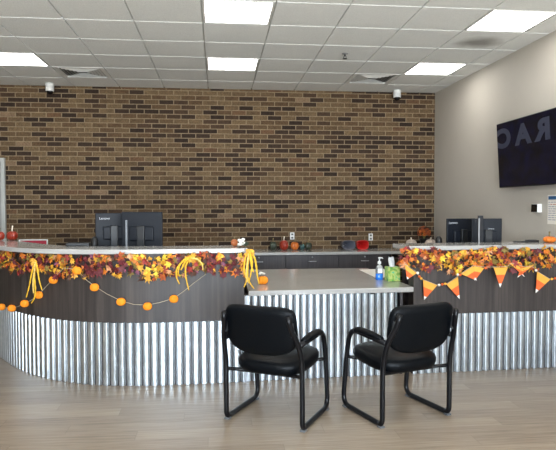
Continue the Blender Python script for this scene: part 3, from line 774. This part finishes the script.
# flat black things on the bar tops
P = on_z(78, 246.1, ZT)
t = thing('card_terminal', 'flat black payment terminal on the left bar top, left of the monitors', 'terminal', P, .02)
MB().prism([(-.1, -.02), (.1, -.02), (.1, .05), (-.1, .05)], 0, .03).build('body', M['black'], t, bevel=.006)
MB().box((-.085, -.005, .0302), (.085, .04, .033)).build('display', M['blackdome'], t)
P = on_z(520, 242.3, ZT)
t = thing('pen', 'black pen lying on the right bar top below the television, left of the tray', 'pen', (P.x, P.y, ZT + .006), 2.9)
MB().tube([(-.07, 0, 0), (.045, 0, 0), (.06, 0, 0), (.07, 0, 0)], [.0055, .0055, .004, .001], 10).build('barrel', M['black'], t)
MB().tube([(-.072, 0, .0065), (-.03, 0, .0065)], .0014, 6).build('clip', M['silver'], t)
P = on_z(532, 242.0, ZT)
t = thing('pen_tray', 'small flat black tray on the right bar top, left of the orange pumpkin', 'tray', P, -.06)
m = MB(); m.box((-.055, -.03, 0), (.055, .03, .006)); m.box((-.055, -.03, .006), (.055, -.026, .016)); m.box((-.055, .026, .006), (.055, .03, .020)); m.box((-.055, -.026, .006), (-.051, .026, .018)); m.box((.051, -.026, .006), (.055, .026, .018))
m.build('tray', M['black'], t)
MB().tube([(-.04, -.005, .012), (.045, .01, .012)], .004, 8).build('divider', M['grey_plastic'], t)

# ------------------------------------------------------------------ autumn garlands
def hit(px, py, path, off):
    """point of the vertical counter face (offset outwards) seen at a place in the photo"""
    d = ray(px, py); best = None; pts = offset(path, off)
    for a, b in zip(pts, pts[1:]):
        e = b - a; den = d.x * e.y - d.y * e.x
        if abs(den) < 1e-9: continue
        tt = (a.x * e.y - a.y * e.x) / den; s_ = (a.x * d.y - a.y * d.x) / den
        if tt > 0 and -1e-6 <= s_ <= 1 + 1e-6 and (best is None or tt < best): best = tt
    if best is None: return on_y(px, py, lineY(0) - off)
    return Vector((d.x * best, d.y * best, EYE + d.z * best))
BASE_ALL = BASE_L + [Vector((x, lineY(x))) for x in (.6, 1.0, 1.4, 1.8, 2.2, 2.6, 3.0, 3.17)]
LOBES = [(0, 1.0), (17, .55), (32, .50), (48, .92), (64, .52), (84, .48), (104, .72), (128, .42), (160, .30)]
def leaf(m, c, R, size, mi, bend):
    pts = [Vector((0, 0, 0))]
    ang = [(a, r) for a, r in LOBES] + [(-a, r) for a, r in reversed(LOBES[1:])]
    for a, r in ang:
        q = math.radians(a); x = math.sin(q) * r * .9; y = math.cos(q) * r
        pts.append(Vector((x, y, -bend * (x * x * 1.2 + .6 * y * abs(y)))))
    n = len(ang)
    m.add([c + R @ (p * size) for p in pts], [(0, 1 + i, 1 + (i + 1) % n) for i in range(n)], mi)
def garland(name, label, spine, palette, seed, per_m, zlo, zhi, depth):
    random.seed(seed); t = thing(name, label, 'garland')
    sp = resample(spine, .02); ns = normals(sp); n = len(sp)
    vine = [(sp[i].x, sp[i].y, (zlo + zhi) / 2 + .03 + .012 * math.sin(i * .35)) for i in range(0, n, 4)]
    MB().tube(vine, .006, 6).build('vine', M['vine'], t)
    names = list(LEAF); m = MB(); N = int(per_m * n * .02)
    cl = [U(0, 100) for _ in range(3)]
    for k in range(N):
        i = int(rnd() * (n - 1)); s_ = i * .02
        z = zhi - (zhi - zlo) * (rnd() ** 1.15) + .022 * math.sin(s_ * 9 + cl[0]) + .016 * math.sin(s_ * 23 + cl[1])
        z = min(z, zhi - .008)
        fr = (z - zlo) / (zhi - zlo)
        dep = U(.0, depth) * (1.0 - .35 * abs(fr - .5)) + .012
        c = Vector((sp[i].x + ns[i].x * dep, sp[i].y + ns[i].y * dep, z))
        nn = Vector((ns[i].x, ns[i].y, 0)) + Vector((U(-.8, .8), U(-.8, .8), U(-.5, .9)))
        nn.normalize(); q = nn.to_track_quat('Z', 'Y').to_matrix(); R = q @ Matrix.Rotation(PI + U(-1.5, 1.5), 3, 'Z')
        w = palette(s_, fr); col = random.choices(names, [w.get(x, 0) for x in names])[0]
        leaf(m, c, R, random.choice((U(.018, .036), U(.026, .05), U(.036, .062))), names.index(col), U(-.2, .7))
    m.build('foliage', [M['leaf_' + x] for x in names], t)
    return t
LW = {'burgundy': 3.4, 'red': 1.6, 'rust': 1.7, 'orange': 2.0, 'gold': 1.7, 'yellow': .8, 'olive': 1.6, 'mauve': .5, 'brown': 1.4, 'peach': .8}
def pal_left(s_, fr):
    w = dict(LW); ph = math.sin(s_ * 7.3 + 1) + .6 * math.sin(s_ * 17.0)
    if ph > .5: w['burgundy'] *= 2.2; w['mauve'] *= 2; w['yellow'] *= .3
    elif ph < -.5: w['yellow'] *= 3; w['gold'] *= 2.2; w['burgundy'] *= .4
    else: w['orange'] *= 1.5; w['red'] *= 1.3
    return w
RW = {'burgundy': 1.2, 'red': 1.1, 'rust': 2.6, 'orange': 4.2, 'gold': 2.6, 'yellow': .9, 'olive': .7, 'mauve': .1, 'brown': 1.3, 'peach': .6}
def pal_right(s_, fr):
    w = dict(RW); ph = math.sin(s_ * 8.1) + .6 * math.sin(s_ * 19.0 + 2)
    if ph > .6: w['burgundy'] *= 2.6; w['brown'] *= 1.6
    elif ph < -.6: w['gold'] *= 2; w['olive'] *= 2
    return w
spL = [p for p in offset(BASE_L, .012)][18:] + [Vector((.25, lineY(.25) - .012))]
garland('leaf_garland', 'autumn leaf garland in burgundy, orange and yellow along the left counter', spL, pal_left, 21, 270, .915, 1.092, .085)
spR = [Vector((x, lineY(x) - .012)) for x in [1.555 + i * .04 for i in range(41)]]
garland('leaf_garland', 'mostly orange autumn leaf garland along the right counter', spR, pal_right, 33, 270, .925, 1.11, .10)
for o in list(bpy.data.objects):
    if o.name.startswith('leaf_garland'): o['group'] = 'autumn leaf garlands on the counters'

# yellow hanging sprays
def spray(label, strands, off, extra=None):
    t = None
    for k, st in enumerate(strands):
        pts = [hit(px, py, BASE_ALL, off) for px, py in st]
        if t is None:
            t = thing('hanging_spray', label, 'spray', tuple(pts[0]), 0, 'yellow sprays hanging from the left garland')
        loc = pts[0] if k == 0 else None
        base = Vector(t.location)
        cv = catmull([p - base + Vector((0, -.004 * k, 0)) for p in pts], 7); n = len(cv)
        MB().tube(cv, [(.0095 - .0055 * i / n) * (1 + .22 * math.sin(i * 2.1)) for i in range(n)], 8).build('strand', M['spray'] if k % 3 else M['spray_pale'] if k else M['spray'], t)
    m = MB(); random.seed(len(strands) + int(strands[0][0][0]))
    for k in range(9 if off > .125 or len(strands) == 5 else 3):
        c = Vector((U(-.03, .03), U(-.025, .0), U(-.02, .03)))
        nn = Vector((U(-.5, .5), -1, U(-.3, .6))).normalized()
        leaf(m, c, nn.to_track_quat('Z', 'Y').to_matrix() @ Matrix.Rotation(PI + U(-1.4, 1.4), 3, 'Z'), U(.026, .04), 0, .3)
    m.build('leaf_tuft', M['leaf_gold'], t)
spray('yellow hanging spray near the left end of the left garland, above the pumpkin string', [[(35, 262), (32, 272), (29.5, 285), (26.3, 297.5)], [(35.5, 262), (34.5, 275), (35.5, 290), (34.5, 298), (31.5, 303)], [(36, 261), (38, 270), (39.5, 280), (42.3, 290)], [(36, 262), (35, 270), (33.5, 282), (34, 293)]], .125)
spray('yellow hanging spray in the middle of the left garland', [[(190, 258), (182, 262), (177, 269), (176.5, 277), (179.5, 284)], [(191, 258), (186.5, 264), (185.5, 274), (188.8, 290)], [(191, 257), (184, 260), (179.5, 266), (178, 275)], [(191, 258), (197, 259), (202, 264), (203, 270)], [(190, 257), (185, 262), (181, 270)]], .125)
spray('thick yellow hanging spray at the right end of the left garland, over the desk', [[(248.5, 252), (245, 259), (244, 271), (246.5, 280), (244, 287)], [(249, 252), (248, 263), (247.5, 276), (250, 283), (254, 288.5)], [(250, 252), (254.5, 258), (256.5, 268), (257.5, 277), (259, 284)], [(249, 253), (247, 265), (246, 275), (248.5, 283)], [(250, 253), (252, 262), (251, 272), (249, 281)], [(249.5, 252), (251.5, 266), (253.5, 272)]], .13)

# string of felt pumpkins
PS = [(1.5, 307), (11.8, 308.3), (24.6, 303.6), (38.6, 295), (53.4, 280), (77, 270.6), (94.5, 287.3), (121, 301.8), (147.5, 306.4), (173.8, 299)]
C3 = [hit(x, y, BASE_ALL, .045 if x != 77 else .125) for x, y in PS]
t = thing('pumpkin_string', 'string of small orange felt pumpkins swagged across the left counter', 'garland', tuple(C3[8]))
b0 = Vector(t.location)
cpx = [(-6, 304), (1.5, 307), (11.8, 308), (18, 306.5), (24.6, 303.6), (31.5, 300), (38.6, 295), (45, 287.5), (53.4, 279), (64, 268), (77, 269), (85, 279), (94.5, 286), (107, 294), (121, 300.8), (134, 304.5), (147.5, 305), (160, 302.5), (173.8, 298.2), (184, 291), (194, 283), (206, 274)]
MB().tube([hit(x, y, BASE_ALL, .022 if not 60 < x < 82 else .11) - b0 for x, y in cpx], .0022, 6).build('cord', M['cord'], t)
for c in C3:
    ang = math.atan2(c.x, -c.y)
    r, h = .0385, .064; prof = [(max(.006, r * math.sin(PI * k / 10) ** .8), h * (-.5 * math.cos(PI * k / 10))) for k in range(11)]
    d = MB().lathe(prof, c - b0, 36, ribs=8, rib=.10, sy=.55)
    d.build('pumpkin', M['orange'], t)

# candy corn pennants
def pennant(quad, off):
    """quad: two top corners and tip in the photo; bands yellow, orange, white from top to tip"""
    A, B, C = [hit(x, y, BASE_ALL, off) for x, y in quad]
    nrm = (B - A).cross(C - A).normalized(); 
    if nrm.y > 0: nrm = -nrm
    m = MB()
    def at(t_): return A.lerp(C, t_), B.lerp(C, t_)
    for mi, (t0, t1) in enumerate(((0, .36), (.36, .80), (.80, .985))):
        p0, p1 = at(t0); q0, q1 = at(t1)
        vs = [p - b1 for p in (p0, p1, q1, q0)]; vs += [v + nrm * .004 for v in vs]
        m.add(vs, [(0, 1, 2, 3), (7, 6, 5, 4), (0, 4, 5, 1), (1, 5, 6, 2), (2, 6, 7, 3), (3, 7, 4, 0)], mi)
    return m
PN = [[(405, 264.5), (416.5, 273), (407, 279.5)], [(423, 279.3), (437, 285.3), (424, 300)], [(446.5, 284.5), (457.8, 277), (459.5, 299)],
      [(461, 274), (473, 266), (476.5, 280.5)], [(473.5, 266), (484, 268), (474.5, 280.5)], [(493.5, 267.5), (507.5, 267.5), (500, 287.5)],
      [(508, 262), (519, 266.5), (524.5, 277)], [(520, 269), (534, 264.5), (517.5, 277.5)], [(537, 271.5), (550, 279.5), (535.5, 293)]]
t = thing('pennant_bunting', 'candy corn pennant bunting with beads hanging across the right counter', 'bunting', tuple(hit(480, 268, BASE_ALL, .02)))
b1 = Vector(t.location)
for k, qd in enumerate(PN): pennant(qd, .112 if k not in (1, 2, 8) else .05).build('pennant', [M['corn_yellow'], M['corn_orange'], M['corn_white']], t)
cpx = [(405, 264), (416.5, 272), (420, 277), (423, 279.5), (437, 285), (446.5, 284), (457.5, 276.5), (461, 273.5), (473, 265.5), (484, 267), (493.5, 267), (507, 266.5), (512, 263), (522, 266), (533, 267), (536.5, 271), (550, 279), (556, 279), (562, 276)]
MB().tube([hit(x, y, BASE_ALL, .115 if not 418 < x < 460 and x < 536 else .055) - b1 for x, y in cpx], .002, 6).build('cord', M['cord'], t)
for px, py, mt in ((417.8, 273, 'bead_white'), (419.3, 276.5, 'bead_orange'), (421.2, 278.5, 'bead_yellow'), (439, 285, 'bead_white'), (442.3, 284.4, 'bead_orange'), (445.2, 283.8, 'bead_yellow'), (457.8, 274.6, 'bead_white'), (460.2, 274.8, 'bead_orange'), (485.5, 268, 'bead_orange'), (536, 270.3, 'bead_white'), (551.8, 279, 'bead_yellow'), (555, 278.4, 'bead_orange')):
    c = hit(px, py, BASE_ALL, .118 if not 418 < px < 446 and px < 551 else .06) - b1
    MB().lathe([(.002, -.012), (.009, -.008), (.0125, 0), (.009, .008), (.002, .012)], c, 12).build('bead', M[mt], t)

# ------------------------------------------------------------------ light
w = bpy.data.worlds.new('overcast_sky'); sc.world = w; w.use_nodes = True; nt = w.node_tree
bg = nt.nodes['Background']; tc = nt.nodes.new('ShaderNodeTexCoord'); sx = nt.nodes.new('ShaderNodeSeparateXYZ'); cr = nt.nodes.new('ShaderNodeValToRGB')
nt.links.new(tc.outputs['Generated'], sx.inputs[0]); mr = nt.nodes.new('ShaderNodeMapRange'); mr.inputs[1].default_value = -1; mr.inputs[2].default_value = 1
nt.links.new(sx.outputs['Z'], mr.inputs[0]); nt.links.new(mr.outputs[0], cr.inputs[0]); nt.links.new(cr.outputs[0], bg.inputs[0])
e = cr.color_ramp.elements; e[0].position = .40; e[0].color = (1.35, 1.38, 1.36, 1); e[1].position = .53; e[1].color = (.80, .93, 1.08, 1)
bg.inputs[1].default_value = 13.0
sc.view_settings.view_transform = 'Standard'; sc.view_settings.look = 'None'; sc.view_settings.gamma = 1; sc.view_settings.use_curve_mapping = False
sc.view_settings.exposure = 0.93
sc.cycles.use_denoising = True
sc.cycles.max_bounces = 8; sc.cycles.caustics_reflective = False; sc.cycles.caustics_refractive = False
